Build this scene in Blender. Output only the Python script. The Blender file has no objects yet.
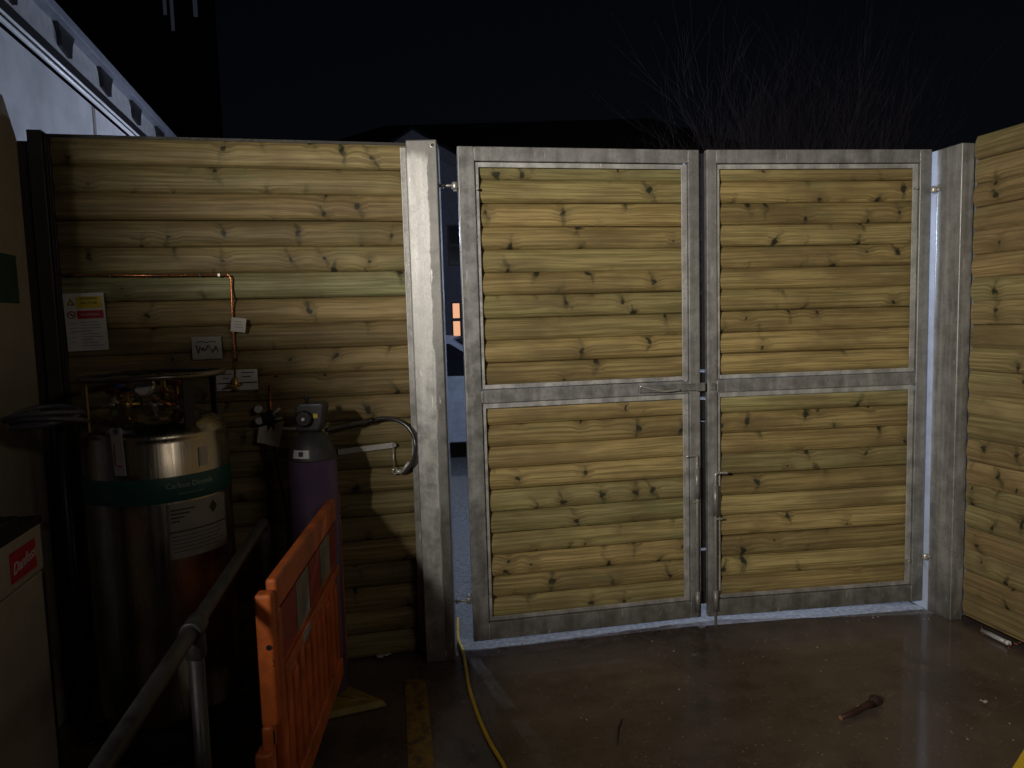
import bpy, bmesh, math, random
from mathutils import Vector, Matrix
random.seed(7)
S = bpy.context.scene
COL = S.collection
R = math.radians
# ------------------------------------------------------------------ camera model
F, H = 715.0, 1.6
up = Vector((-231, 8116, 715)).normalized()
fw = Vector((0, 0, -1)); Yc = (fw - fw.dot(up)*up).normalized(); Xc = Yc.cross(up)
RM = Matrix((Xc, Yc, up))
CAM = Vector((0, 0, H))
def ray(x, y): return RM @ Vector((x-512, 384-y, -F))
def atz(x, y, z=0.0):
    d = ray(x, y); return CAM + d*((z-H)/d.z)
def aty(x, y, Y):
    d = ray(x, y); return CAM + d*(Y/d.y)
cd = bpy.data.cameras.new('camera'); cam = bpy.data.objects.new('camera', cd); COL.objects.link(cam)
cd.sensor_width = 36; cd.lens = F/1024*36; cd.clip_start = .05; cd.clip_end = 2000
cam.matrix_world = Matrix.Translation(CAM) @ RM.to_4x4()
S.camera = cam
# ------------------------------------------------------------------ node helper
class NT:
    def __init__(s, name):
        s.m = bpy.data.materials.new(name); s.m.use_nodes = True
        s.t = s.m.node_tree; s.b = s.t.nodes['Principled BSDF']
    def n(s, typ, **kw):
        nd = s.t.nodes.new(typ)
        for k, v in kw.items(): setattr(nd, k, v)
        return nd
    def link(s, a, b): s.t.links.new(a, b)
    def put(s, sock, v):
        if hasattr(v, 'is_output') or isinstance(v, bpy.types.NodeSocket): s.link(v, sock)
        else: sock.default_value = v
    def math(s, op, a, b=0.0, c=0.0):
        nd = s.n('ShaderNodeMath', operation=op)
        s.put(nd.inputs[0], a); s.put(nd.inputs[1], b); s.put(nd.inputs[2], c)
        return nd.outputs[0]
    def rng(s, v, a, b, c=0.0, d=1.0, smooth=True):
        nd = s.n('ShaderNodeMapRange'); nd.interpolation_type = 'SMOOTHSTEP' if smooth else 'LINEAR'
        s.put(nd.inputs[0], v)
        for i, q in enumerate((a, b, c, d)): s.put(nd.inputs[i+1], q)
        return nd.outputs[0]
    def mix(s, f, a, b, mode='MIX'):
        nd = s.n('ShaderNodeMix', data_type='RGBA', blend_type=mode)
        s.put(nd.inputs[0], f); s.put(nd.inputs[6], a if not isinstance(a, tuple) else (*a[:3], 1)); s.put(nd.inputs[7], b if not isinstance(b, tuple) else (*b[:3], 1))
        return nd.outputs[2]
    def vec(s, x, y, z=0.0):
        nd = s.n('ShaderNodeCombineXYZ')
        for i, v in enumerate((x, y, z)): s.put(nd.inputs[i], v)
        return nd.outputs[0]
    def noise(s, v, scale, detail=3, rough=.5, dist=0):
        nd = s.n('ShaderNodeTexNoise')
        if v is not None: s.link(v, nd.inputs['Vector'])
        nd.inputs['Scale'].default_value = scale; nd.inputs['Detail'].default_value = detail
        nd.inputs['Roughness'].default_value = rough; nd.inputs['Distortion'].default_value = dist
        return nd.outputs[0]
    def obj(s): return s.n('ShaderNodeTexCoord').outputs['Object']
    def sep(s, v):
        nd = s.n('ShaderNodeSeparateXYZ'); s.link(v, nd.inputs[0]); return nd.outputs
    def bump(s, h, strength=.3, dist=.002):
        nd = s.n('ShaderNodeBump'); nd.inputs['Strength'].default_value = strength; nd.inputs['Distance'].default_value = dist
        s.link(h, nd.inputs['Height']); s.link(nd.outputs[0], s.b.inputs['Normal'])
    def col(s, v): s.put(s.b.inputs['Base Color'], v if not isinstance(v, tuple) else (*v[:3], 1))
    def rough(s, v): s.put(s.b.inputs['Roughness'], v)
    def metal(s, v): s.put(s.b.inputs['Metallic'], v)
def plain(name, c, rough=.5, metal=0., var=.12, scale=9., bump=0.1):
    t = NT(name); o = t.obj(); n = t.noise(o, scale, 5, .6)
    f = t.rng(n, .3, .7)
    t.col(t.mix(f, tuple(x*(1-var) for x in c), tuple(min(1, x*(1+var)) for x in c)))
    n2 = t.noise(o, scale*6, 3, .6)
    t.rough(t.rng(n2, .25, .75, max(.05, rough-.12), min(1, rough+.12)))
    t.metal(metal); t.bump(n2, bump, .001)
    return t.m
def emis(name, c, st):
    t = NT(name); t.col(tuple(x*.3 for x in c)); t.b.inputs['Emission Color'].default_value = (*c, 1); t.b.inputs['Emission Strength'].default_value = st
    return t.m
def wood(name, pitch, zoff, seed, green_row=None, light=(.32, .238, .108), dark=(.115, .082, .032), green=.5):
    t = NT(name); o = t.obj(); x, y, z = t.sep(o)
    zz = t.math('DIVIDE', t.math('SUBTRACT', z, zoff), pitch)
    i = t.math('FLOOR', zz); v = t.math('FRACT', zz)
    wn = t.n('ShaderNodeTexWhiteNoise', noise_dimensions='1D'); t.link(t.math('ADD', i, seed), wn.inputs['W'])
    r1, r2, r3 = t.sep(wn.outputs['Color'])
    xs = t.math('ADD', x, t.math('MULTIPLY', r1, 37.0))
    # knots
    kx = 6.2
    kv = t.vec(t.math('MULTIPLY', xs, kx), t.math('ADD', t.math('MULTIPLY', i, 11.3), t.math('MULTIPLY', v, pitch*kx)))
    wob = t.n('ShaderNodeTexNoise'); wob.inputs['Scale'].default_value = 4.0; wob.inputs['Detail'].default_value = 4
    t.link(kv, wob.inputs['Vector'])
    wv = t.n('ShaderNodeVectorMath', operation='SCALE'); t.link(wob.outputs['Color'], wv.inputs[0]); wv.inputs['Scale'].default_value = .34
    av = t.n('ShaderNodeVectorMath', operation='ADD'); t.link(kv, av.inputs[0]); t.link(wv.outputs[0], av.inputs[1])
    vo = t.n('ShaderNodeTexVoronoi', voronoi_dimensions='2D'); vo.inputs['Scale'].default_value = 1
    vo.inputs['Randomness'].default_value = 1
    t.link(av.outputs[0], vo.inputs['Vector'])
    kr, kg, kb = t.sep(vo.outputs['Color'])
    on = t.math('GREATER_THAN', kr, .45)
    d = vo.outputs['Distance']
    rad = t.rng(kg, 0, 1, .045, .105, False)
    knot = t.math('MULTIPLY', t.rng(d, t.math('MULTIPLY', rad, .55), t.math('MULTIPLY', rad, 1.25), 1, 0), on)
    halo = t.math('MULTIPLY', t.rng(d, .02, .42, 1, 0), on)
    # dark slanting whorl smear running up and down from a knot
    px, py, pz = t.sep(vo.outputs['Position'])
    ax, ay, az_ = t.sep(av.outputs[0])
    dx = t.math('SUBTRACT', ax, px); dy = t.math('SUBTRACT', ay, py)
    sl = t.math('MULTIPLY', t.math('SUBTRACT', kb, .5), 1.3)
    ddx = t.math('ABSOLUTE', t.math('SUBTRACT', dx, t.math('MULTIPLY', dy, sl)))
    smear = t.math('MULTIPLY', t.math('MULTIPLY', t.rng(ddx, .0, .13, 1, 0), t.rng(t.math('ABSOLUTE', dy), .05, .6, 1, 0)),
                   t.math('MULTIPLY', on, t.rng(kg, .1, .4)))
    smn = t.noise(t.vec(t.math('MULTIPLY', xs, 18), t.math('MULTIPLY', z, 14)), 1, 4, .6)
    smear = t.math('MULTIPLY', smear, t.rng(smn, .35, .62))
    # grain
    gl = t.noise(t.vec(t.math('MULTIPLY', xs, 1.1), t.math('MULTIPLY', i, 5.1)), 1, 2)
    vv = t.math('ADD', v, t.math('ADD', t.math('MULTIPLY', halo, .13), t.math('MULTIPLY', gl, .35)))
    g1 = t.noise(t.vec(t.math('MULTIPLY', xs, 1.6), t.math('ADD', t.math('MULTIPLY', vv, 7.0), t.math('MULTIPLY', i, 9.7))), 1, 4, .62, .4)
    g2 = t.noise(t.vec(t.math('MULTIPLY', xs, 5.0), t.math('MULTIPLY', vv, 46.0), i), 1, 3, .6)
    wav = t.math('SINE', t.math('MULTIPLY', vv, t.rng(r2, 0, 1, 28, 52, False)))
    gr = t.math('ADD', t.math('MULTIPLY', g1, .62), t.math('MULTIPLY', g2, .38))
    gr = t.math('ADD', gr, t.math('MULTIPLY', wav, .018))
    f = t.rng(gr, .41, .60)
    c = t.mix(f, dark, light)
    c = t.mix(.22, c, light)
    # board to board tint
    gt = t.math('MULTIPLY', t.rng(r3, .35, .9), green)
    c = t.mix(gt, c, t.mix(f, (.13, .15, .055), (.27, .30, .14)))
    if green_row is not None:
        c = t.mix(t.math('MULTIPLY', t.math('COMPARE', i, float(green_row), .5), .5), c, t.mix(f, (.10, .15, .075), (.24, .30, .16)))
    blotch = t.noise(t.vec(t.math('MULTIPLY', xs, 2.2), t.math('MULTIPLY', z, 5)), 1, 3, .6)
    c = t.mix(t.rng(blotch, .40, .68, 0, .6), c, (.13, .09, .042))
    gs = t.noise(t.vec(t.math('MULTIPLY', xs, 3.1), t.math('MULTIPLY', z, 9), 4.0), 1, 3, .6)
    c = t.mix(t.rng(gs, .54, .74, 0, .3), c, (.12, .16, .075))
    c = t.mix(1.0, c, t.vec(*(t.rng(r2, 0, 1, .76, 1.14, False),)*3), 'MULTIPLY')
    c = t.mix(t.math('MULTIPLY', halo, .5), c, (.12, .085, .036))
    c = t.mix(t.math('MULTIPLY', smear, .95), c, (.045, .045, .022))
    c = t.mix(t.math('MULTIPLY', knot, .92), c, (.02, .02, .011))
    t.col(c); t.rough(t.rng(gr, .3, .7, .72, .5)); t.b.inputs['Specular IOR Level'].default_value = .3
    t.bump(t.math('ADD', gr, t.math('MULTIPLY', knot, -.5)), .35, .002)
    return t.m
def galv(name, base=.42, dark_from=None, drip=.5):
    t = NT(name); o = t.obj(); x, y, z = t.sep(o)
    n1 = t.noise(o, 11, 5, .65); n2 = t.noise(o, 85, 3, .7)
    n3 = t.noise(t.vec(t.math('MULTIPLY', x, 22), t.math('MULTIPLY', y, 22), t.math('MULTIPLY', z, 1.6)), 1, 4, .6)
    f = t.math('ADD', t.math('MULTIPLY', t.rng(n1, .3, .7), .5), t.math('MULTIPLY', t.rng(n3, .35, .68), drip))
    c = t.mix(f, (base*.50, base*.50, base*.48), (base*1.3, base*1.31, base*1.3))
    c = t.mix(t.rng(n2, .4, .7, 0, .32), c, (base*.45, base*.46, base*.45))
    if dark_from:
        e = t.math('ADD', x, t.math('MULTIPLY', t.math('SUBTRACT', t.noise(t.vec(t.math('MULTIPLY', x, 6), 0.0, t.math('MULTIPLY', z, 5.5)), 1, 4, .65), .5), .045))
        s = t.rng(e, dark_from, dark_from+.006)
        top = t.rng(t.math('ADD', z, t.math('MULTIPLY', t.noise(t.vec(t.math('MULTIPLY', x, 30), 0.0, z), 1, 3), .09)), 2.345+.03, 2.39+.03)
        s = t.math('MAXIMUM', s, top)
        c = t.mix(t.math('MULTIPLY', s, .72), c, (.075, .072, .066))  # darker right of an uneven edge and along the top
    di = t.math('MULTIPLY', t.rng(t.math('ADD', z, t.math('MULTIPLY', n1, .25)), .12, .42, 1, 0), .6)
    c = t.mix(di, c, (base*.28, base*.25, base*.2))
    sc = t.noise(t.vec(t.math('MULTIPLY', x, 60), t.math('MULTIPLY', y, 60), t.math('MULTIPLY', z, 7)), 1, 4, .7)
    c = t.mix(t.rng(sc, .64, .70, 0, .6), c, (base*1.9, base*1.9, base*1.88))
    t.col(c); t.metal(.4); t.rough(t.rng(n1, .3, .7, .34, .58)); t.bump(n2, .25, .001)
    return t.m
# ------------------------------------------------------------------ mesh builder
class MB:
    def __init__(s): s.v = []; s.f = []; s.sm = []
    def add(s, vs, fs, smooth=False):
        k = len(s.v); s.v += [tuple(v) for v in vs]; s.f += [tuple(k+i for i in f) for f in fs]; s.sm += [smooth]*len(fs); return s
    def box(s, x0, x1, y0, y1, z0, z1, M=None):
        vs = [Vector((x, y, z)) for x in (x0, x1) for y in (y0, y1) for z in (z0, z1)]
        if M: vs = [M @ v for v in vs]
        return s.add(vs, [(0, 1, 3, 2), (4, 6, 7, 5), (0, 4, 5, 1), (2, 3, 7, 6), (0, 2, 6, 4), (1, 5, 7, 3)])
    def obox(s, c, size, M):    # oriented box about c
        a, b, d = (q/2 for q in size); return s.box(-a, a, -b, b, -d, d, Matrix.Translation(Vector(c)) @ M.to_4x4())
    def tube(s, pts, r, n=10, caps=True, rad=None, smooth=True):
        pts = [Vector(p) for p in pts]; N = len(pts); vs = []; prev = None
        for i, p in enumerate(pts):
            t = (pts[min(i+1, N-1)]-pts[max(i-1, 0)]).normalized()
            if prev is None:
                a = Vector((0, 0, 1)) if abs(t.z) < .9 else Vector((1, 0, 0)); u = t.cross(a).normalized()
            else: u = (prev - prev.dot(t)*t).normalized()
            prev = u; w = t.cross(u); rr = rad[i] if rad else r
            vs += [p + rr*(math.cos(2*math.pi*k/n)*u + math.sin(2*math.pi*k/n)*w) for k in range(n)]
        fs = [(i*n+k, i*n+(k+1) % n, (i+1)*n+(k+1) % n, (i+1)*n+k) for i in range(N-1) for k in range(n)]
        s.add(vs, fs, smooth)
        if caps: k0 = len(s.v)-len(vs); s.f += [tuple(k0+k for k in reversed(range(n))), tuple(k0+(N-1)*n+k for k in range(n))]; s.sm += [False, False]
        return s
    def lathe(s, prof, n=40, c=(0, 0, 0), M=None, smooth=True):
        vs = []; c = Vector(c)
        for r, z in prof:
            for k in range(n):
                v = Vector((r*math.cos(2*math.pi*k/n), r*math.sin(2*math.pi*k/n), z))
                vs.append((M @ v if M else v) + c)
        fs = [(i*n+k, i*n+(k+1) % n, (i+1)*n+(k+1) % n, (i+1)*n+k) for i in range(len(prof)-1) for k in range(n)]
        k0 = len(s.v); s.add(vs, fs, smooth)
        s.f += [tuple(k0+k for k in reversed(range(n))), tuple(k0+(len(prof)-1)*n+k for k in range(n))]; s.sm += [False]*2
        return s
    def torus(s, c, Rr, r, M=None, n=48, m=8, arc=(0, 2*math.pi), sy=1.0):
        c = Vector(c); pts = []
        full = arc[1]-arc[0] > 6.28
        for k in range(n+1):
            a = arc[0]+(arc[1]-arc[0])*k/n; v = Vector((Rr*math.cos(a), Rr*sy*math.sin(a), 0)); pts.append((M @ v if M else v)+c)
        return s.tube(pts, r, m, caps=not full)
    def prism(s, poly, a0, a1, axis='y', smooth=False):   # poly in the two other axes
        n = len(poly)
        def mk(p, a): return {'y': (p[0], a, p[1]), 'x': (a, p[0], p[1]), 'z': (p[0], p[1], a)}[axis]
        vs = [mk(p, a0) for p in poly]+[mk(p, a1) for p in poly]
        return s.add(vs, [tuple(range(n))[::-1], tuple(range(n, 2*n))]+[(i, (i+1) % n, n+(i+1) % n, n+i) for i in range(n)], smooth)
    def build(s, name, mat, parent=None, bevel=0, seg=2, loc=None, rz=0):
        me = bpy.data.meshes.new(name); me.from_pydata(s.v, [], s.f)
        me.polygons.foreach_set('use_smooth', s.sm)
        bm = bmesh.new(); bm.from_mesh(me); bmesh.ops.recalc_face_normals(bm, faces=bm.faces); bm.to_mesh(me); bm.free()
        me.materials.append(mat); me.update()
        o = bpy.data.objects.new(name, me); COL.objects.link(o)
        if parent: o.parent = parent
        if loc is not None: o.location = loc
        if rz: o.rotation_euler.z = rz
        if bevel:
            b = o.modifiers.new('bevel', 'BEVEL'); b.width = bevel; b.segments = seg; b.limit_method = 'ANGLE'; b.angle_limit = R(40)
        return o
def text(name, body, size, mat, parent, M, depth=.0012, shear=0, warp=None, font_x=1.0, align='CENTER'):
    cu = bpy.data.curves.new(name, 'FONT'); cu.body = body; cu.size = size; cu.extrude = depth/2; cu.shear = shear
    cu.align_x = align; cu.align_y = 'CENTER'; cu.resolution_u = 3
    tmp = bpy.data.objects.new('tmp_text', cu); COL.objects.link(tmp)
    bpy.context.view_layer.update()
    me = bpy.data.meshes.new_from_object(tmp.evaluated_get(bpy.context.evaluated_depsgraph_get()))
    bpy.data.objects.remove(tmp)
    for v in me.vertices:
        v.co.x *= font_x
        v.co = warp(v.co) if warp else M @ v.co
    me.materials.clear(); me.materials.append(mat)
    o = bpy.data.objects.new(name, me); COL.objects.link(o); o.parent = parent; return o
def tag(o, label, cat, group=None):
    o['label'] = label; o['category'] = cat
    if group: o['group'] = group
    return o
def thing(name, label, cat, loc, rz=0, group=None):
    o = bpy.data.objects.new(name, None); COL.objects.link(o); o.location = loc; o.rotation_euler.z = rz; o.empty_display_size = .1
    return tag(o, label, cat, group)
def struct(o): o['kind'] = 'structure'; return o
def copy_tree(o, parent=None):
    c = o.copy(); COL.objects.link(c); c.parent = parent
    for ch in [q for q in bpy.data.objects if q.parent == o]: copy_tree(ch, c)
    return c
def smooth_path(pts, n=8):
    pts = [Vector(p) for p in pts]; out = []
    P = [pts[0]*2-pts[1]]+pts+[pts[-1]*2-pts[-2]]
    for i in range(1, len(P)-2):
        for k in range(n):
            t = k/n; a, b, c, d = P[i-1:i+3]
            out.append(.5*((2*b)+(c-a)*t+(2*a-5*b+4*c-d)*t*t+(3*b-3*c+d-a)*t**3))
    out.append(pts[-1]); return out
RX90 = Matrix.Rotation(R(90), 4, 'X')     # text lying in x/z, facing -y
# ------------------------------------------------------------------ materials
M_galv = galv('galvanised_steel', .31, drip=.35)
M_galv_post = galv('galvanised_post_steel', .50, dark_from=.020, drip=.3)
M_galv_dull = galv('dull_galvanised_steel', .22)
M_trim = galv('galvanised_trim', .55, drip=.2)
M_darksteel = plain('dark_painted_steel', (.022, .02, .021), .5, .2)
M_black = plain('black_rubber', (.012, .012, .013), .5)
M_blackgloss = plain('black_plastic', (.015, .015, .017), .3)
M_white = plain('white_plate', (.62, .62, .62), .5, var=.05)
M_paper = plain('white_paper', (.55, .52, .48), .7, var=.06)
M_ink = plain('dark_ink', (.03, .03, .03), .6)
M_yel = plain('yellow_print', (.62, .46, .02), .5, var=.05)
M_red = plain('red_print', (.45, .02, .03), .5, var=.05)
M_copper = plain('copper', (.62, .22, .10), .3, .85)
M_brass = plain('brass', (.55, .36, .12), .35, .8)
M_chrome = plain('bright_steel', (.6, .6, .58), .35, .35)
M_teal = plain('teal_band', (.012, .085, .08), .45)
M_beige = plain('beige_panel_paint', (.33, .29, .23), .6, var=.08)
M_cab = plain('cream_cabinet_paint', (.36, .33, .27), .5, var=.08)
M_orange = plain('orange_plastic', (.50, .115, .022), .5, var=.3, scale=7)
M_olive = plain('faded_yellow_plastic', (.24, .19, .03), .5, var=.3)
M_purple = plain('purple_cylinder_paint', (.085, .050, .105), .5, var=.15)
M_grey = plain('grey_cylinder_paint', (.042, .042, .044), .5)
M_green = plain('dark_green_plate', (.01, .06, .035), .5)
M_cable = plain('yellow_cable_sheath', (.55, .36, .02), .45)
M_bolt = plain('bolt_steel', (.55, .54, .5), .35, .7)
# ------------------------------------------------------------------ ground
def ground_mat(name, c0, c1, wet=True):
    t = NT(name); o = t.obj()
    n1 = t.noise(o, .9, 6, .6, .4); n2 = t.noise(o, 7, 5, .65); n3 = t.noise(o, 55, 3, .7)
    f = t.math('ADD', t.math('MULTIPLY', t.rng(n1, .3, .7), .6), t.math('MULTIPLY', t.rng(n2, .3, .7), .4))
    c = t.mix(f, c0, c1)
    spec = t.rng(n3, .63, .70)
    c = t.mix(t.math('MULTIPLY', spec, .8), c, tuple(x*3.2 for x in c1))
    x, y, z = t.sep(o)
    sc = t.noise(t.vec(t.math('MULTIPLY', t.math('ADD', x, t.math('MULTIPLY', y, -1.3)), 16), t.math('MULTIPLY', t.math('ADD', t.math('MULTIPLY', x, 1.2), y), 1.7)), 1, 5, .75, .6)
    sm = t.noise(o, 1.7, 2)
    c = t.mix(t.math('MULTIPLY', t.math('MULTIPLY', t.rng(sc, .56, .70), t.rng(sm, .56, .68)), .3), c, tuple(min(1, x*4.5) for x in c1))
    t.col(c)
    if wet:
        t.rough(t.rng(t.math('ADD', t.math('MULTIPLY', n1, .65), t.math('MULTIPLY', n2, .35)), .36, .62, .13, .52))
    else: t.rough(.75)
    if wet:
        t.put(t.b.inputs['Coat Weight'], t.rng(n1, .46, .60, 0, .75)); t.b.inputs['Coat Roughness'].default_value = .09
    t.bump(t.math('ADD', t.math('MULTIPLY', n3, .5), n2), .22, .004)
    return t.m
M_yard = ground_mat('wet_brown_concrete', (.045, .034, .028), (.13, .098, .080))
def asphalt():
    t = NT('pale_worn_asphalt'); o = t.obj(); n = t.noise(o, 45, 4, .8); n1 = t.noise(o, 1.3, 4)
    c = t.mix(t.rng(n, .3, .7), (.06, .062, .066), (.21, .215, .22))
    c = t.mix(t.rng(n1, .4, .7, 0, .5), c, (.13, .13, .14))
    t.col(c); t.rough(.7); t.bump(n, .5, .004); return t.m
M_road = asphalt()
m = MB(); m.add([(-600, -600, -.006), (600, -600, -.006), (600, 900, -.006), (-600, 900, -.006)], [(0, 1, 2, 3)])
struct(m.build('road', M_road))
edge_px = [(461, 650), (478, 649.5), (520, 645), (560, 640), (600, 634.5), (640, 629), (670, 625), (700, 622), (716, 619.5), (760, 618.6), (800, 618), (860, 616.5), (928, 614)]
edge = [atz(*p) for p in edge_px]
edge = [Vector((-6, 2.3, 0)), Vector((-1.9, 3.3, 0)), Vector((-.40, 3.56, 0)), Vector((-.33, 3.42, 0))]+edge+[Vector((2.3, 3.62, 0)), Vector((2.6, 3.6, 0))]
ee = []
for i in range(len(edge)-1):
    L = (edge[i+1]-edge[i]).length; k = max(1, int(L/.03))
    for j in range(k):
        p = edge[i].lerp(edge[i+1], j/k); p.y += random.uniform(-.004, .004); ee.append(p)
ee.append(edge[-1])
m = MB(); n = len(ee)
m.add([(p.x, p.y, 0) for p in ee]+[(p.x, -9, 0) for p in ee], [(i, n+i, n+i+1, i+1) for i in range(n-1)])
struct(m.build('yard_floor', M_yard))
# pale concrete threshold strip just outside the floor edge
t = NT('pale_concrete_sill'); o = t.obj(); nn = t.noise(o, 38, 5, .7); n1 = t.noise(o, 4, 3)
t.col(t.mix(t.rng(nn, .3, .7), (.12, .12, .12), (.27, .27, .27))); t.rough(.7); t.bump(nn, .5, .004); M_sill = t.m
m = MB(); ss = [p for p in ee if -.46 < p.x < 2.28]; n = len(ss)
m.add([(p.x, p.y-.001, .0) for p in ss]+[(p.x, p.y-.001, -.002) for p in ss]+[(p.x, p.y+.16+.03*math.sin(p.x*5), -.002) for p in ss], [(n+i, 2*n+i, 2*n+i+1, n+i+1) for i in range(n-1)])
struct(m.build('threshold_strip', M_sill))
# yellow line painted on the yard floor
t = NT('worn_yellow_floor_paint'); o = t.obj(); nn = t.noise(o, 22, 5, .7)
t.col(t.mix(t.rng(nn, .42, .66), (.24, .15, .02), (.06, .045, .03))); t.rough(.45); t.bump(nn, .2, .002)
a, b, c, d = atz(405, 681), atz(426, 680), atz(437, 790), atz(409, 790)
m = MB(); m.add([(a.x, a.y, .004), (b.x, b.y, .004), (c.x, c.y, .004), (d.x, d.y, .004)], [(0, 1, 2, 3)])
struct(m.build('painted_line', t.m))
# ------------------------------------------------------------------ log-lap boards
def boards(mb, x0, x1, z0, z1, pitch, zoff, seed, bulge=.014, back=.012, flipy=1, step=.06):
    rr = random.Random(seed)
    prof = [(0, .0), (.01, -.25), (.07, -.58), (.18, -.84), (.34, -.99), (.50, -1.0), (.68, -.88), (.84, -.62), (.95, -.32), (1.0, -.1)]
    nx = max(2, int((x1-x0)/step)); i0 = math.floor((z0-zoff)/pitch)
    k = i0
    while zoff+k*pitch < z1-1e-4:
        b0 = zoff+k*pitch; th = rr.uniform(.82, 1.1); ph = rr.uniform(0, 6); wa = rr.uniform(.0008, .0022); lo = rr.uniform(-.002, .002); gap = rr.uniform(0, .002)
        vs = []
        for j in range(nx+1):
            x = x0+(x1-x0)*j/nx; wv = wa*math.sin(x*rr.uniform(1.9, 2.1)+ph)
            for (q, yy) in prof:
                z = min(max(b0+q*(pitch-gap)+wv*(1 if 0 < q < 1 else .8)+lo, z0), z1)
                vs.append((x, flipy*(yy*bulge*2.05*th+wv*.8), z))
            vs.append((x, flipy*back, min(b0+pitch, z1))); vs.append((x, flipy*back, max(b0, z0)))
        P = len(prof)+2
        fs = [(j*P+a, j*P+(a+1) % P, (j+1)*P+(a+1) % P, (j+1)*P+a) for j in range(nx) for a in range(P)]
        fs += [tuple(range(P)), tuple(nx*P+a for a in reversed(range(P)))]
        mb.add(vs, fs, False); k += 1
    return mb
# ------------------------------------------------------------------ left fence panel
AZW = R(12.5); W0 = Vector((-.466, 3.40, 0))
cw, sw = math.cos(AZW), math.sin(AZW)
def wall_xz(px, py, off=0.0):      # photo point on the fence face -> local x, z
    n_ = Vector((-sw, cw, 0)); P = W0 - n_*off
    d_ = ray(px, py); q = CAM + d_*(((P-CAM).dot(n_))/d_.dot(n_)); v = q-W0
    return v.x*cw+v.y*sw, q.z
fence = thing('timber_fence', 'pale brown lapped board fence panel on the left carrying the gas pipes and signs', 'fence', W0, AZW)
PW = .1155
m = boards(MB(), -1.49, .03, .0, 2.425, PW, 2.425-21*PW, 3)
m.build('boards', wood('fence_timber', PW, 2.425-21*PW, 3.3, green_row=15, green=.22), fence)
m = MB(); m.box(-1.49, .03, .005, .05, 2.4252, 2.4375); m.build('capping', plain('dark_capping', (.03, .027, .022), .6), fence)
m = MB(); m.box(-.026, .0, -.045, -.033, .01, 2.405); m.box(.0, .008, -.045, .02, .01, 2.405)
m.build('cover_strip', M_trim, fence, .002)
m = MB(); m.box(-1.545, -1.49, -.05, .05, 0, 2.44); m.build('end_channel', plain('brown_grey_channel', (.06, .052, .046), .5), fence, .003)
m = MB(); m.box(-1.478, -1.468, -.042, -.02, 0, 2.42); m.box(-1.488, -1.478, -.042, .0, 0, 2.42); m.build('edge_angle', plain('dark_angle', (.05, .045, .045), .45, .3), fence, .002)
# short dark return panel left of it
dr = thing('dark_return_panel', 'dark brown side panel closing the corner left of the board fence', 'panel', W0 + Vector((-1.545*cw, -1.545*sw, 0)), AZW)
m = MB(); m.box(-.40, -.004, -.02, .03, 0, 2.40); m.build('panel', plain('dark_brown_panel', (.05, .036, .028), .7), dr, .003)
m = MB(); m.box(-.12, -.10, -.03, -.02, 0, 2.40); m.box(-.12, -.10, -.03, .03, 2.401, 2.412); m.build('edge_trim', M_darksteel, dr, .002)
# ------------------------------------------------------------------ posts
pl = Vector((-.374, 3.262, 0))
post = thing('gate_post', 'wide galvanised steel post with darker right part between fence and gates', 'post', pl, R(2))
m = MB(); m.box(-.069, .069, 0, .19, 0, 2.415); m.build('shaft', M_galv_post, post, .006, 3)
m = MB(); m.lathe([(.009, -.0006), (.009, .0006)], 14, (.050, -.0012, 2.390), Matrix.Rotation(R(90), 3, 'X')); m.build('hole', M_black, post)
m = MB(); m.lathe([(.0125, -.001), (.012, .001), (.010, .0012)], 14, (.050, -.0001, 2.390), Matrix.Rotation(R(90), 3, 'X')); m.build('hole_rim', M_bolt, post)
m = MB(); m.box(-.066, -.056, .002, .1, -.003, -.001); 
rcx, rcy = 2.217, 3.55
AZR = R(12.8)
rp = thing('gate_post', 'galvanised steel corner post between the right gate leaf and the right fence', 'post', (rcx, rcy, 0), AZR)
m = MB(); m.box(0, .075, 0, .150, 0, 2.40); m.build('shaft', galv('galvanised_corner_post', .30, drip=.6), rp, .005, 3)
m = MB(); m.box(0.0005, .075, .1505, .30, 0, 2.398); m.build('outer_flange', plain('zinc_painted_lamplight', (.42, .48, .60), .5), rp, .002)  # blue light of the outside lamp put into this strip's colour
m = MB(); m.box(.0752, .098, -.012, -.004, .02, 2.40); m.box(.09, .098, -.004, .05, .02, 2.40); m.build('cover_strip', galv('bluish_galvanised', .26), rp, .002)
# hinges on the posts
def eye_bolt(name_root, x, y, z, dirx, L=.07):
    m = MB(); m.tube([(x, y, z), (x+dirx*L, y, z)], .007, 10)
    m.lathe([(.014, -.006), (.015, 0), (.014, .006)], 6, (x+dirx*.014, y, z), Matrix.Rotation(R(90), 3, 'Y'))
    m.lathe([(.010, -.016), (.013, -.012), (.013, .012), (.010, .016)], 14, (x+dirx*L, y, z))
    return m.build('hinge_bolt', M_bolt, name_root, .001)
eye_bolt(post, .069, .10, 2.23, 1); eye_bolt(post, .069, .10, .255, 1)
eye_bolt(rp, 0, .135, 2.20, -1, .035); eye_bolt(rp, 0, .135, .30, -1, .035)
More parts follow.
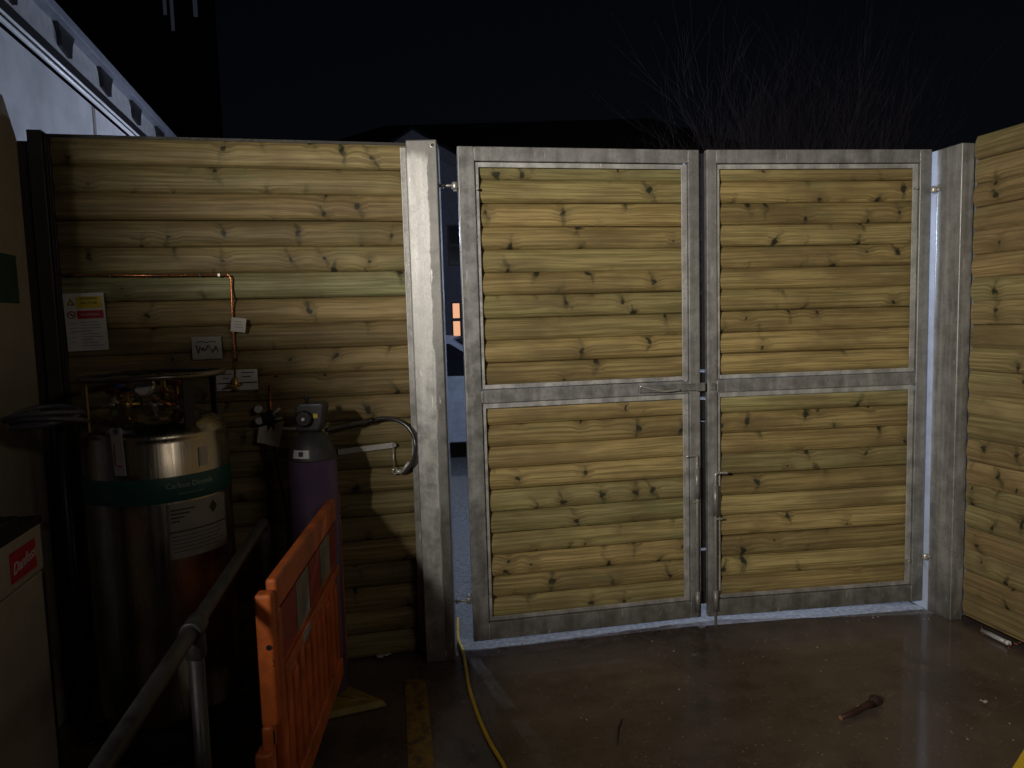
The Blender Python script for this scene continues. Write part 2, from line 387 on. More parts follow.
# ------------------------------------------------------------------ gate leaves
def leaf(p0, p1, name_label, sl, sr, side):
    v = p1-p0; w = math.hypot(v.x, v.y); az = math.atan2(v.y, v.x)
    g = thing('gate_leaf', name_label, 'gate', (p0.x, p0.y, 0), az, 'pair of gate leaves')
    z0, z1 = .045, 2.408; D = .034
    rt, rb = .066, .088; ma, mb_ = 1.212, 1.276
    m = MB()
    m.box(0, sl, 0, D, z0, z1); m.box(w-sr, w, 0, D, z0, z1)
    m.box(sl, w-sr, 0.0, D, z1-rt, z1); m.box(sl, w-sr, 0.0, D, z0, z0+rb); m.box(sl, w-sr, 0.0, D, ma, mb_)
    m.build('frame', M_galv, g, .004, 3)
    x0, x1 = sl, w-sr
    wr_ = random.Random(5+side)
    for xx in (sl, w-sr):
        for za, zb in ((z0+.004, z0+rb-.004), (ma+.004, mb_-.004), (z1-rt+.004, z1-.004)):
            pts_ = [(xx+wr_.uniform(-.0012, .0012), .0005, za+(zb-za)*q/8) for q in range(9)]
            MB().tube(pts_, .0025, 6, rad=[wr_.uniform(.0018, .0034) for q in range(9)]).build('weld_bead', M_trim, g)
    tw = .026
    for k, (a, b) in enumerate(((mb_, z1-rt), (z0+rb, ma))):
        m = MB(); g_ = .003
        m.box(x0+g_, x0+tw*.75, .014, .019, a+g_, b-g_); m.box(x1-tw*1.25, x1-g_, .012, .017, a+g_, b-g_)
        m.box(x0+tw*.75, x1-tw*1.25, .012, .017, b-tw, b-g_); m.box(x0+tw*.75, x1-tw*1.25, .012, .017, a+g_, a+tw*.9)
        m.build('angle_trim', M_trim, g, .0015)
        # thin upright leg of the angle against the frame
        pitch = .108; zo = b-tw-.052-pitch*22 if k == 0 else b-tw-.085-pitch*22
        seed = 11+k*5+(40 if side else 0)
        b_ = boards(MB(), x0+.004, x1-.004, a+.004, b-.004, pitch, zo, seed, bulge=.015)
        bo = b_.build('upper_boards' if k == 0 else 'lower_boards', wood('gate_timber', pitch, zo, seed+.7, light=(.375, .285, .118), dark=(.13, .093, .032), green=.38), g)
        bo.location.y = .058
        rr = random.Random(seed)
        for zz in [a+.12+q*(b-a-.2)/3 for q in range(4)]:
            sc = MB(); sc.lathe([(.0045, -.002), (.0035, .002)], 8, (x1-tw*.7, .0105, zz+rr.uniform(-.04, .04)), Matrix.Rotation(R(90), 3, 'X'))
            sc.build('screw', M_bolt, g)
    return g, w, az
LL0, LL1 = Vector((-.221, 3.367, 0)), Vector((.947, 3.582, 0))
RL0, RL1 = Vector((.983, 3.58, 0)), Vector((2.166, 3.713, 0))
gl, wl, azl = leaf(LL0, LL1, 'left gate leaf, steel framed boards, with the flat latch bar on its middle rail', .078, .056, 0)
gr_, wr, azr = leaf(RL0, RL1, 'right gate leaf, steel framed boards, beside the corner post', .052, .062, 1)
def loc_of(root, az, p):
    v = p-root; return Vector((v.x*math.cos(az)+v.y*math.sin(az), -v.x*math.sin(az)+v.y*math.cos(az), p.z))
# latch bar
m = MB(); m.box(wl-.33, wl+.014, -.018, -.001, 1.228, 1.262); m.box(wl-.03, wl+.016, -.026, -.0185, 1.224, 1.266)
lb = m.build('latch_bar', M_galv_dull, gl, .002)
m = MB(); m.tube(smooth_path([(wl-.33, -.026, 1.262), (wl-.26, -.028, 1.245), (wl-.2, -.028, 1.232), (wl-.12, -.027, 1.236)]), .005, 8); m.build('latch_handle', M_bolt, lb)
m = MB(); m.box(.012, .04, -.012, -.0005, 1.228, 1.260); m.build('latch_keep', M_galv_dull, gr_, .002)
for a_, b_ in ((.10, .385), (.398, 1.062), (1.072, 1.175), (1.188, 1.315), (1.328, 2.40)):
    m = MB(); m.box(wl-.03, wl+.05, .035, .041, a_, b_); m.build('meeting_strip', M_darksteel, gl)
# drop bolts
def drop_bolt(g, x, zt, zb, hd):
    m = MB(); y = -.013
    m.tube(smooth_path([(x+hd*.062, y-.008, zt+.002), (x+hd*.02, y-.002, zt+.003), (x+hd*.004, y, zt-.001), (x, y, zt-.016), (x, y, zt-.1)], 6)+[Vector((x, y, zb))], .0072, 10)
    b = m.build('drop_bolt', M_bolt, g)
    for za, zc in ((zt-.22, zt-.06), (.08, .19)):
        m = MB(); m.tube([(x, y, za), (x, y, zc)], .013, 12); m.build('sleeve', M_galv, b)
    m = MB(); m.box(x-.002, x+.03*hd if hd > 0 else x+.002, y-.016, y-.010, zt-.235, zt-.228) if hd > 0 else m.box(x-.03, x+.002, y-.016, y-.010, zt-.235, zt-.228)
    m.build('stop_pin', M_bolt, b)
drop_bolt(gl, wl-.026, .895, .055, -1)
drop_bolt(gr_, .034, .80, -.002+.003, 1)
for g, xx in ((gl, .0), (gr_, wr)):
    for zz in (2.215, .27):
        m = MB(); s_ = 1 if xx == 0 else -1
        m.tube([(xx-.02*s_, .03, zz), (xx+.0*s_, .03, zz)], .008, 10); m.build('hinge_pin', M_bolt, g); m = MB(); m.tube([(xx+s_*.086, .006, zz), (xx+s_*.086, -.012, zz)], .007, 8)
        m.build('hinge_nut', M_bolt, g)
# ------------------------------------------------------------------ right fence
fd = Vector((.222, -.975, 0)).normalized()
rf = thing('timber_fence', 'right hand lapped board fence running toward the viewer from the corner post', 'fence', (2.300, 3.56, 0), math.atan2(fd.y, fd.x))
PR = .114
m = boards(MB(), 0, 3.2, .03, 2.43, PR, 2.43-21*PR, 61, bulge=.0095)
m.build('boards', wood('right_fence_timber', PR, 2.43-21*PR, 9.1, light=(.34, .245, .115), dark=(.13, .09, .037), green=.35), rf)
m = MB(); m.box(1.9, 2.0, .014, .11, 0, 2.38); m.build('rear_post', M_galv, rf, .004)
# ------------------------------------------------------------------ things on the fence (local frame of the fence plane)
def wall_thing(name, label, cat, px, py, group=None, off=.036):
    x, z = wall_xz(px, py, off)
    p = W0+Vector((x*cw+off*sw, x*sw-off*cw, z))
    return thing(name, label, cat, p, AZW, group), x, z
# warning sign
sg, sx, sz = wall_thing('warning_sign', 'white safety sign with yellow and red boxes on the board fence', 'sign', 86, 322)
sgw, sgh = .158, .245
m = MB(); m.box(-sgw/2, sgw/2, -.003, 0, -sgh/2, sgh/2); m.build('plate', M_white, sg, .0008); sg.rotation_euler.y = R(-1.2)
m = MB(); m.box(-.030, .072, -.0042, -.0031, .058, .108); yb = m.build('yellow_box', M_yel, sg)
m = MB(); m.box(-.030, .072, -.0042, -.0031, .014, .048); rb_ = m.build('red_box', M_red, sg)
text('lettering', 'WARNING', .014, M_ink, yb, Matrix.Translation((.021, -.0048, .099)) @ RX90)
text('lettering', 'GAS STORE', .013, M_ink, yb, Matrix.Translation((.021, -.0048, .080)) @ RX90)
text('lettering', 'NO SMOKING', .012, M_white, rb_, Matrix.Translation((.021, -.0048, .031)) @ RX90)
m = MB(); m.prism([(-.066, .072), (-.036, .072), (-.051, .102)], -.0040, -.0031); m.build('hazard_triangle', M_ink, sg)
m = MB(); m.prism([(-.0605, .0755), (-.0415, .0755), (-.051, .095)], -.0048, -.0041); m.build('triangle_fill', M_yel, sg)
m = MB(); m.torus((-.051, -.0040, .032), .0145, .0022, Matrix.Rotation(R(90), 3, 'X'), 24, 6); m.build('prohibition_ring', M_red, sg)
m = MB(); m.obox((-.051, -.0038, .032), (.018, .001, .006), Matrix.Rotation(R(40), 3, 'Y')); m.build('symbol', M_ink, sg)
m = MB(); rr = random.Random(5)
for k in range(9):
    zz = .0-.0125*k; x0 = -.02 if k not in (3,) else -.06; m.box(x0, x0+rr.uniform(.04, .085), -.0038, -.0031, zz-.0022, zz+.0008)
for k in range(5): m.box(-.066, -.066+rr.uniform(.02, .034), -.0038, -.0031, -.006-.02*k, -.0035-.02*k)
m.build('small_print', plain('grey_print', (.2, .2, .2), .6), sg)
# handwritten plate
pp, sx, sz = wall_thing('handwritten_plate', 'small grey plate with dark handwriting above the steel tank', 'sign', 207, 348, off=.038)
m = MB(); m.box(-.062, .062, -.004, 0, -.050, .050); m.build('plate', plain('grey_plate', (.30, .29, .27), .6), pp, .003)
m = MB(); rr = random.Random(2)
x = -.045
for w_ in (.02, .012, .02, .016, .012):
    pts = [(x+w_*q/5, -.0055, -.004+rr.uniform(-.016, .016)) for q in range(6)]; m.tube(smooth_path(pts, 4), .0022, 5); x += w_+.003
for w_ in (.02, .03, .02):
    pass
m.tube(smooth_path([(-.04, -.0055, .026), (-.02, -.0055, .030), (0, -.0055, .025), (.02, -.0055, .029), (.04, -.0055, .026)], 4), .0018, 5)
m.build('handwriting', M_ink, pp)
# white label strip behind the valve
ws, sx, sz = wall_thing('label_strip', 'long white label strip behind the pipe valve right of the tank rim', 'label', 237, 380)
m = MB(); m.box(-.088, .088, -.002, 0, -.046, .046); m.build('plate', M_white, ws)
m = MB()
for a, b, c_ in ((-.07, -.02, .026), (.02, .075, .030), (.02, .06, .012), (-.06, -.03, .008)): m.box(a, b, -.0028, -.0021, c_, c_+.004)
m.box(-.085, .085, -.0028, -.0021, -.016, -.011); m.build('print', M_ink, ws)
# copper pipe line
cp = thing('copper_pipe', 'thin copper pipe running along the board fence then down to a valve', 'pipe', W0, AZW)
def WP(px, py, off=.042):
    x, z = wall_xz(px, py, off); return Vector((x, -off, z))
m = MB(); m.tube([WP(56, 274.5), WP(140, 275.5), WP(222, 275)], .0042, 8)
m.tube([WP(222, 275), WP(229, 275), WP(231, 279), WP(232.5, 320), WP(234, 345), WP(235.5, 384)], .0042, 8); m.build('pipe', M_copper, cp)
for k, q in enumerate(((70, 274.5), (110, 275), (155, 275), (200, 275), (219, 275), (235, 360))):
    m = MB(); c_ = WP(*q); big = k == 4
    m.box(c_.x-.006, c_.x+.006, -.050 if big else -.047, -.020, c_.z-.007, c_.z+.007); m.build('pipe_clip', M_chrome if big else M_darksteel, cp, .002)
c_ = WP(235.5, 384, .052)
m = MB(); m.lathe([(.008, -.03), (.014, -.024), (.014, .02), (.007, .03)], 12, c_); m.box(c_.x-.03, c_.x+.03, c_.y-.004, c_.y+.004, c_.z-.008, c_.z+.002)
m.tube([c_+Vector((.02, -.01, -.003)), c_+Vector((-.04, -.02, -.012))], .005, 8); m.build('valve', M_brass, cp, .001)
tg, sx, sz = wall_thing('pipe_tag', 'small square white tag tied on the upright copper pipe', 'tag', 238.5, 325, off=.052)
m = MB(); m.obox((0, -.002, 0), (.062, .0015, .062), Matrix.Rotation(R(8), 3, 'Y')); m.build('card', M_paper, tg)
m = MB()
for k in range(3): m.obox((0, -.0032, .014-.012*k), (.035, .0006, .003), Matrix.Rotation(R(8), 3, 'Y'))
m.build('print', plain('faint_print', (.25, .25, .24), .7), tg)
# regulator on wall
rg, sx, sz = wall_thing('gas_regulator', 'wall regulator with two round gauges and white card below a short copper pipe', 'regulator', 271, 417, off=.04)
def RL(px, py, off=.03):
    x, z = wall_xz(px, py, off); return Vector((x-sx, -off+.036, z-sz))
m = MB(); m.lathe([(.012, -.03), (.03, -.028), (.034, -.01), (.034, .016), (.02, .02)], 24, (0, -.03, 0), Matrix.Rotation(R(90), 3, 'X')); m.build('body', M_blackgloss, rg)
for q in ((258.5, 409), (259.5, 420.5)):
    c_ = RL(*q, .06); m = MB(); m.lathe([(.016, -.014), (.019, -.012), (.019, .01), (.016, .012)], 24, c_, Matrix.Rotation(R(90), 3, 'X')); gg = m.build('gauge', M_bolt, rg)
    m = MB(); m.lathe([(.015, -.001), (.015, .001)], 20, c_+Vector((0, -.0145, 0)), Matrix.Rotation(R(90), 3, 'X')); m.build('dial', M_white, gg)
    m = MB(); m.tube([c_+Vector((0, .01, 0)), (0, -.02, c_.z*.4)], .005, 8); m.build('gauge_stem', M_brass, gg)
m = MB(); m.tube([RL(270, 385), RL(270.5, 404), Vector((0, -.01, .02))], .0045, 8); m.build('inlet_pipe', M_copper, rg)
m = MB(); m.tube([(.015, -.05, .02), RL(280, 408, .07)], .005, 8); m.tube([(.02, -.05, -.005), RL(282, 418, .07)], .005, 8); m.build('lever', M_chrome, rg)
m = MB(); a, b, c_, d = RL(259, 427, .07), RL(284, 421, .07), RL(279, 447, .075), RL(257, 442, .075)
m.add([a, b, c_, d]+[p+Vector((0, .002, 0)) for p in (a, b, c_, d)], [(0, 1, 2, 3), (7, 6, 5, 4), (0, 4, 5, 1), (1, 5, 6, 2), (2, 6, 7, 3), (3, 7, 4, 0)]); m.build('card', M_paper, rg)
m = MB(); m.tube(smooth_path([(-.005, -.03, -.03), RL(266, 445, .06), RL(270, 500, .05), RL(275, 575, .05)]), .008, 8); m.build('supply_hose', M_black, rg)
m = MB(); m.tube(smooth_path([(.01, -.03, -.03), RL(277, 460, .05), RL(288, 520, .06), RL(290, 600, .06)]), .009, 8); m.build('second_hose', M_darksteel, rg)
# bottle bracket
bk, bx, bz = wall_thing('bottle_bracket', 'bright steel bar bracket fixed to the fence right of the purple gas bottle', 'bracket', 368, 449, off=.038)
def BL(px, py, off=.03):
    x, z = wall_xz(px, py, off); return Vector((x-bx, -off+.034, z-bz))
a, b = BL(338, 452, .035), BL(393, 445, .035); dv = b-a
m = MB(); ang = math.atan2(dv.z, dv.x); m.obox((a+b)/2, (dv.length, .006, .026), Matrix.Rotation(-ang, 3, 'Y')); m.build('bar', M_chrome, bk, .002)
m = MB(); m.lathe([(.01, -.012), (.012, 0), (.01, .012)], 10, b+Vector((.004, 0, .002)), Matrix.Rotation(R(90), 3, 'X')); m.build('bolt', M_bolt, bk)
m = MB(); m.tube([b+Vector((0, -.008, 0)), BL(393.5, 460, .05), BL(394, 470, .05)], .003, 6); m.torus(BL(395, 471, .05), .012, .004, Matrix.Rotation(R(90), 3, 'X'), 16, 6); m.build('hanging_hook', M_bolt, bk)
hs = thing('braided_hose', 'dark braided hose looping from the purple bottle over to the steel post', 'hose', W0, AZW)
def HP(px, py, off): return WP(px, py, off)
pts = smooth_path([HP(326, 430, .22), HP(345, 425.5, .14), HP(366, 421.5, .08), HP(385, 418.3, .05), HP(400, 421.5, .055), HP(411, 431, .075), HP(415.5, 446, .10), HP(413, 461, .08), HP(404, 472, .06), HP(396, 471, .055)], 8)
t = NT('braided_hose_skin'); o = t.obj(); wv_ = t.n('ShaderNodeTexWave'); wv_.inputs['Scale'].default_value = 90; t.link(o, wv_.inputs['Vector'])
t.col(t.mix(wv_.outputs[1], (.03, .03, .032), (.16, .16, .17))); t.metal(.6); t.rough(.3)
m = MB(); m.tube(pts, .0095, 12); m.build('tube', t.m, hs)
m = MB(); m.tube([pts[17], pts[18], pts[19]], .0135, 10); m.build('collar', M_black, hs)
m = MB(); m.tube([HP(402, 472, .07), HP(409, 462, .085)], .008, 10); m.tube([HP(396, 471, .055), HP(402, 472, .06)], .011, 8); m.build('end_fitting', M_chrome, hs)
m = MB(); m.tube(smooth_path([HP(282, 428.5, .10), HP(292, 429, .13), HP(303, 428.5, .17)]), .007, 8); m.build('pipe_stub', M_chrome, hs)
# ------------------------------------------------------------------ purple gas bottle
gb0 = aty(315, 500, 2.99)
gb = thing('gas_bottle', 'purple gas bottle with grey shoulder and valve guard standing by the fence', 'gas bottle', (gb0.x, gb0.y, 0))
rB = .099
m = MB(); m.lathe([(rB*.92, 0), (rB, .012), (rB, 1.045)], 40); m.build('body', M_purple, gb)
m = MB(); m.lathe([(rB, 1.0455), (rB, 1.05), (rB*.97, 1.07), (rB*.88, 1.105), (rB*.70, 1.135), (rB*.5, 1.155), (.034, 1.165)], 40); m.build('shoulder', M_grey, gb)
m = MB(); 
m.prism([(-.052, 1.165), (.045, 1.165), (.062, 1.20), (.070, 1.275), (.058, 1.285), (-.036, 1.285), (-.052, 1.27)], -.045, .045); gd = m.build('valve_guard', plain('dark_grey_plastic', (.035, .035, .038), .4), gb, .01, 3)
m = MB(); m.lathe([(.030, -.006), (.034, 0), (.034, .012), (.028, .016)], 24, (-.012, -.052, 1.222), Matrix.Rotation(R(90), 3, 'X')); m.build('hand_wheel', M_black, gd)
m = MB(); m.lathe([(.006, -.006), (.007, .006)], 12, (-.010, -.072, 1.222), Matrix.Rotation(R(90), 3, 'X')); m.build('spindle', M_chrome, gd)
m = MB(); m.tube([(-.012, 0, 1.28), (-.012, 0, 1.305)], .007, 8); m.lathe([(.013, 0), (.013, .012)], 8, (-.012, 0, 1.298)); m.build('valve_stem', M_black, gd)
m = MB(); m.box(.024, .042, -.0465, -.0455, 1.222, 1.24); m.build('yellow_sticker', M_yel, gd)
def on_cyl(cx, cy, r):
    def f(a, z): return (r*math.sin(a), -r*math.cos(a), z)
    return f
def cyl_patch(r, a0, a1, z0, z1, n=10, rtop=None):
    m = MB(); rt = rtop or r
    vs = []
    for k in range(n+1):
        a = a0+(a1-a0)*k/n; vs += [(r*math.sin(a), -r*math.cos(a), z0), (rt*math.sin(a), -rt*math.cos(a), z1)]
    vs2 = [((q[0]*1.0)*(1-.0015/r), q[1]*(1-.0015/r), q[2]) for q in vs]
    N = len(vs)
    return m.add(vs+vs2, [(2*k, 2*k+2, 2*k+3, 2*k+1) for k in range(n)]+[(N+2*k+1, N+2*k+3, N+2*k+2, N+2*k) for k in range(n)]+[(0, 1, N+1, N), (2*n, N+2*n, N+2*n+1, 2*n+1)], True)
cyl_patch(.0985, R(-38), R(8), 1.062, 1.095, rtop=.092).build('shoulder_label', M_white, gb)
m = MB(); m.box(-.03, -.012, -.0965, -.0955, 1.07, 1.09); m.build('label_mark', M_ink, gb)
# ------------------------------------------------------------------ steel tank
tk0 = aty(164, 560, 2.74)
TR = .258
tk = thing('cryogenic_tank', 'large stainless steel gas tank with teal band and round top rail', 'tank', (tk0.x+.006, tk0.y, 0))
def steel():
    t = NT('stainless_tank_steel'); o = t.obj(); x, y, z = t.sep(o)
    n = t.noise(t.vec(t.math('MULTIPLY', x, 34), t.math('MULTIPLY', y, 34), t.math('MULTIPLY', z, 1.1)), 1, 4, .6)
    n2 = t.noise(o, 5, 3)
    t.col(t.mix(t.rng(n2, .3, .7), (.27, .24, .19), (.42, .37, .29))); t.metal(1.0)
    t.rough(t.rng(n, .3, .7, .22, .34)); t.bump(n, .25, .004); t.b.inputs['Anisotropic'].default_value = .5; return t.m
M_st = steel()
m = MB(); m.lathe([(TR*.9, .13), (TR*.985, .15), (TR, .18), (TR, 1.195), (TR*.99, 1.20), (TR*.995, 1.21), (TR*.985, 1.225), (TR*.93, 1.25), (TR*.78, 1.275), (TR*.5, 1.30), (TR*.2, 1.31)], 72); m.build('shell', M_st, tk)
m = MB(); m.lathe([(TR*.93, 0), (TR*.95, .02), (TR*.90, .135), (TR*.88, .135)], 48); m.build('foot_ring', M_darksteel, tk)
m = MB(); m.lathe([(TR+.001, .985), (TR+.002, .987), (TR+.002, 1.075), (TR+.001, 1.077)], 72); bd = m.build('teal_band', M_teal, tk)
cyl_patch(TR+.003, R(30), R(84), .775, .978, 16).build('white_label', plain('dull_label_paper', (.26, .25, .23), .6), tk)
def wrap(a0, z0, r):
    def f(co): a = a0+co.x/r; rr_ = r+co.z; return Vector((rr_*math.sin(a), -rr_*math.cos(a), z0+co.y))
    return f
text('lettering', 'Carbon Dioxide', .027, plain('pale_lettering', (.30, .42, .40), .6), bd, None, warp=wrap(R(50), 1.043, TR+.003))
text('lettering', 'REFRIGERATED LIQUID', .0095, plain('small_pale_lettering', (.25, .36, .34), .6), bd, None, warp=wrap(R(50), 1.012, TR+.003))
mm = MB()
def bend_box(a0, a1, z0, z1):
    p = cyl_patch(TR+.0045, a0, a1, z0, z1, 6); k = len(mm.v); mm.v.extend(p.v); mm.f.extend([tuple(k+i for i in f_) for f_ in p.f]); mm.sm.extend(p.sm)
bend_box(R(31), R(83), .872, .877); 
for k in range(4): bend_box(R(33), R(33+18-4*k), .952-.014*k, .957-.014*k)
for k in range(5): bend_box(R(33), R(78-3*(k % 3)), .856-.014*k, .8585-.014*k)
k = len(mm.v); aa = R(68); r_ = TR+.0045
mm.add([((r_)*math.sin(a_), -(r_)*math.cos(a_), z_) for a_, z_ in ((aa, .915), (aa+R(4.2), .940), (aa, .965), (aa-R(4.2), .940))], [(0, 1, 2, 3)])
mm.build('label_print', M_ink, tk)
cyl_patch(TR+.003, R(58), R(66), 1.10, 1.17, 4).build('side_sticker', M_paper, tk)
# head rail and uprights
m = MB(); zr = 1.435
m.torus((0, 0, zr), TR*.985, .011, None, 72, 10); hr = m.build('head_rail', plain('worn_rail_steel', (.22, .20, .17), .35, .8), tk)
m = MB(); m.lathe([(TR*.97, zr-.004), (TR*.97, zr+.004), (TR*.80, zr+.005), (TR*.80, zr-.003)], 64)
m.f = m.f[:-2]; m.sm = m.sm[:-2]; m.build('rail_lip', M_darksteel, hr)
for a in (R(-40), R(55), R(140), R(222)):
    m = MB(); x_, y_ = TR*.93*math.sin(a), -TR*.93*math.cos(a)
    m.box(-.022, .022, -.004, .004, 1.235, zr, Matrix.Translation((x_, y_, 0)) @ Matrix.Rotation(a, 4, 'Z')); m.build('rail_upright', plain('steel_painted_reflection', (.34, .24, .12), .4, .6) if a < 0 else M_darksteel, tk, .002)  # front-left upright: tan reflection on plain steel put into its colour
rr = random.Random(8)
for k, (x_, y_, h_) in enumerate(((-.10, -.10, .09), (-.03, -.14, .10), (.05, -.10, .08), (.11, -.05, .11), (-.14, .02, .10), (.02, .04, .13), (.15, -.10, .07))):
    zb = 1.265+.03*(1-(x_*x_+y_*y_)/.06)
    m = MB(); m.lathe([(.012, 0), (.013, h_*.4), (.020, h_*.45), (.020, h_*.62), (.009, h_*.66), (.009, h_)], 12, (x_, y_, zb))
    m.tube([(x_-.04, y_-.005, zb+h_*.5), (x_+.045, y_+.01, zb+h_*.52)], .007, 8)
    v_ = m.build('valve', M_brass if k % 2 else M_bolt, tk)
    m = MB(); m.lathe([(.010, 0), (.022, .002), (.024, .008), (.022, .014), (.008, .016)], 10, (x_, y_, zb+h_)); m.build('knob', plain('knob_paint', ((.3, .04, .02), (.03, .05, .2), (.05, .05, .05))[k % 3], .5), v_)
m = MB(); m.lathe([(.030, -.012), (.036, -.010), (.036, .010), (.032, .012)], 28, (.045, -.15, 1.40), Matrix.Rotation(R(80), 3, 'X')); gg = m.build('gauge', M_bolt, tk)
m = MB(); m.lathe([(.030, -.001), (.030, .001)], 24, (.045, -.164, 1.4022), Matrix.Rotation(R(80), 3, 'X')); m.build('dial', M_white, gg)
m = MB(); m.tube(smooth_path([(-.14, .02, 1.36), (-.06, -.06, 1.40), (.03, -.12, 1.37), (.12, -.12, 1.33), (.15, -.02, 1.34)]), .006, 8); m.tube(smooth_path([(-.1, -.1, 1.34), (-.02, .0, 1.38), (.11, -.05, 1.36)]), .006, 8); m.build('pipework', M_copper, tk)
# hanging paper tag
tt = thing('paper_tag', 'long white paper tag hanging from the rail of the steel tank', 'tag', aty(118, 452, 2.42), R(-24))
m = MB(); m.obox((0, 0, 0), (.055, .0015, .165), Matrix.Rotation(R(-3), 3, 'Y')); m.build('card', M_paper, tt)
m = MB(); m.box(-.018, -.012, -.0022, -.0012, -.05, .03); m.box(-.004, .016, -.0022, -.0012, -.052, -.046); m.build('print', M_red, tt)
m = MB(); m.tube([(0, 0, .082), (-.012, .03, .16)], .0012, 5); m.torus((0, -.002, .07), .008, .002, Matrix.Rotation(R(90), 3, 'X'), 14, 5); m.build('string', M_ink, tt)
# coiled hose on a hook beside tank
hc0 = aty(46, 421, 2.45)
hc = thing('hose_coil', 'dark coiled hose hanging in the shade left of the steel tank', 'hose', hc0)
m = MB(); rr = random.Random(4)
for k in range(5):
    M_ = Matrix.Rotation(R(rr.uniform(-14, 14)), 3, 'X') @ Matrix.Rotation(R(rr.uniform(-8, 8)), 3, 'Y')
    m.torus((rr.uniform(-.012, .012), 0, -.012+k*.009), .105+rr.uniform(-.012, .014), .0085, M_, 40, 8)
m.build('coils', plain('dark_hose', (.11, .11, .13), .35), hc)
m = MB(); m.tube([(-.02, .10, .0), (-.02, .10, -1.0+.02)], .013, 10); m.build('hose_tail', M_black, hc)
# stand pipe group left of the tank
sp0 = aty(78, 600, 2.7)
sp = thing('stand_pipe', 'dark upright pipe with flange in the shadow between cabinet and tank', 'pipe', (sp0.x, sp0.y, 0))
m = MB(); m.tube([(0, 0, 0), (0, 0, 1.2)], .022, 14); m.build('pipe', M_darksteel, sp)
m = MB(); m.lathe([(.04, 0), (.04, .014)], 18, (0, 0, .9)); m.build('flange', M_darksteel, sp)
m = MB(); m.lathe([(.055, 0), (.055, .012)], 18, (0, 0, 0)); m.build('base_flange', M_darksteel, sp)
# ------------------------------------------------------------------ beige enclosure and cabinet, left
dE = Vector((-.222, .975, 0)).normalized(); azE = math.atan2(dE.y, dE.x)   # local +x runs away along the side face, local +y to the left
ec = aty(31, 300, 2.86)
en = thing('tall_enclosure', 'tall beige enclosure panel with cut top corner at the far left', 'enclosure', (ec.x, ec.y, 0), azE)
zt = 2.40
m = MB(); m.prism([(-.42, 0), (0, 0), (0, 2.36), (-.09, 2.50), (-.42, 2.50)], 0, .5); m.build('casing', M_beige, en, .008, 3)
m = MB(); m.box(-.30, -.115, -.006, -.001, 1.72, 1.90); m.build('green_plate', M_green, en, .002)
cc = atz(50, 668, .42); cc = aty(47.5, 620, 2.22)
cb = thing('control_cabinet', 'low cream control cabinet with red badge at the bottom left', 'cabinet', (cc.x, cc.y, 0), azE)
ztc = aty(37, 519, cc.y).z
m = MB(); m.box(-.9, 0, 0, .45, .04, ztc-.165); m.build('body', M_cab, cb, .006, 3)
m = MB(); m.box(-.9, 0, -.004, .45, ztc-.158, ztc-.012); hd = m.build('head_panel', M_cab, cb, .006, 3)
m = MB(); m.box(-.905, .005, -.009, .455, ztc-.0115, ztc+.012); m.build('lid', M_darksteel, cb, .003)
m = MB(); m.box(-.895, -.01, .01, .44, ztc-.165, ztc-.158); m.build('groove', M_black, cb)
m = MB(); m.box(-.225, -.055, -.007, -.0042, ztc-.135, ztc-.045); bg = m.build('badge', M_red, hd, .002)
text('lettering', 'Danfoss', .048, M_white, bg, Matrix.Translation((-.140, -.0078, ztc-.09)) @ Matrix.Rotation(R(6), 4, 'Y').inverted() @ RX90, shear=.35)
m = MB(); m.box(-.012, -.0045, -.0058, -.0012, .1, ztc-.17); m.build('edge_seam', M_black, cb)
cx_ = aty(10, 512, 2.0)
jb = thing('junction_box', 'small black junction box with cable sitting on the cream cabinet', 'box', (cx_.x, cx_.y, ztc+.0125), azE)
m = MB(); m.box(-.09, .05, .0, .12, 0, .045); m.build('case', M_black, jb, .004)
m = MB(); m.tube(smooth_path([(.05, .06, .02), (.1, .07, .03), (.13, .12, .01), (.12, .2, .006)]), .006, 8); m.build('cable', M_black, jb)
# ------------------------------------------------------------------ handrail
zh = .90
a = atz(100, 770, zh); b = atz(262, 524, zh); dirv = (b-a).normalized(); a = a-dirv*.5
hrl = thing('handrail', 'dull grey tube handrail on posts in front of the steel tank', 'railing', (a.x, a.y, 0))
A = Vector((0, 0, zh)); B = b-a; B.z = zh
pts = [A, A.lerp(B, .5), B]+[B+dirv*.05*math.sin(R(q))+Vector((0, 0, -.05*(1-math.cos(R(q))))) for q in (20, 40, 60, 80, 90)]
e_ = pts[-1]; pts.append(Vector((e_.x, e_.y, 0)))
M_rail = galv('rail_steel', .038)
m = MB(); m.tube(pts, .0185, 18); m.build('rail', M_rail, hrl)
pm = atz(194, 628, zh)-a; pm.z = 0
m = MB(); m.tube([(pm.x, pm.y, 0), (pm.x, pm.y, zh-.02)], .018, 16); m.build('upright', M_rail, hrl)
m = MB(); m.tube([Vector((pm.x, pm.y, zh))-dirv*.035, Vector((pm.x, pm.y, zh))+dirv*.035], .0255, 18); m.tube([(pm.x, pm.y, zh-.07), (pm.x, pm.y, zh-.015)], .0245, 16); m.build('clamp', M_rail, hrl, .002)
for q in (pm, e_):
    m = MB(); m.lathe([(.055, 0), (.055, .01)], 18, (q.x, q.y, 0)); m.build('base_flange', M_rail, hrl)
M_oldwhite = plain('grubby_white_reflective', (.22, .20, .17), .5, var=.3)
# ------------------------------------------------------------------ orange barrier
bn = aty(266, 598, 1.95); bf = aty(336, 490, 3.08)
bv = bf-bn; bl = math.hypot(bv.x, bv.y); baz = math.atan2(bv.y, bv.x)
br = thing('plastic_barrier', 'orange plastic barrier with red and white reflective panels in front of the bottle', 'barrier', (bn.x, bn.y, 0), baz)
zt = .858; T = .0165
m = MB()
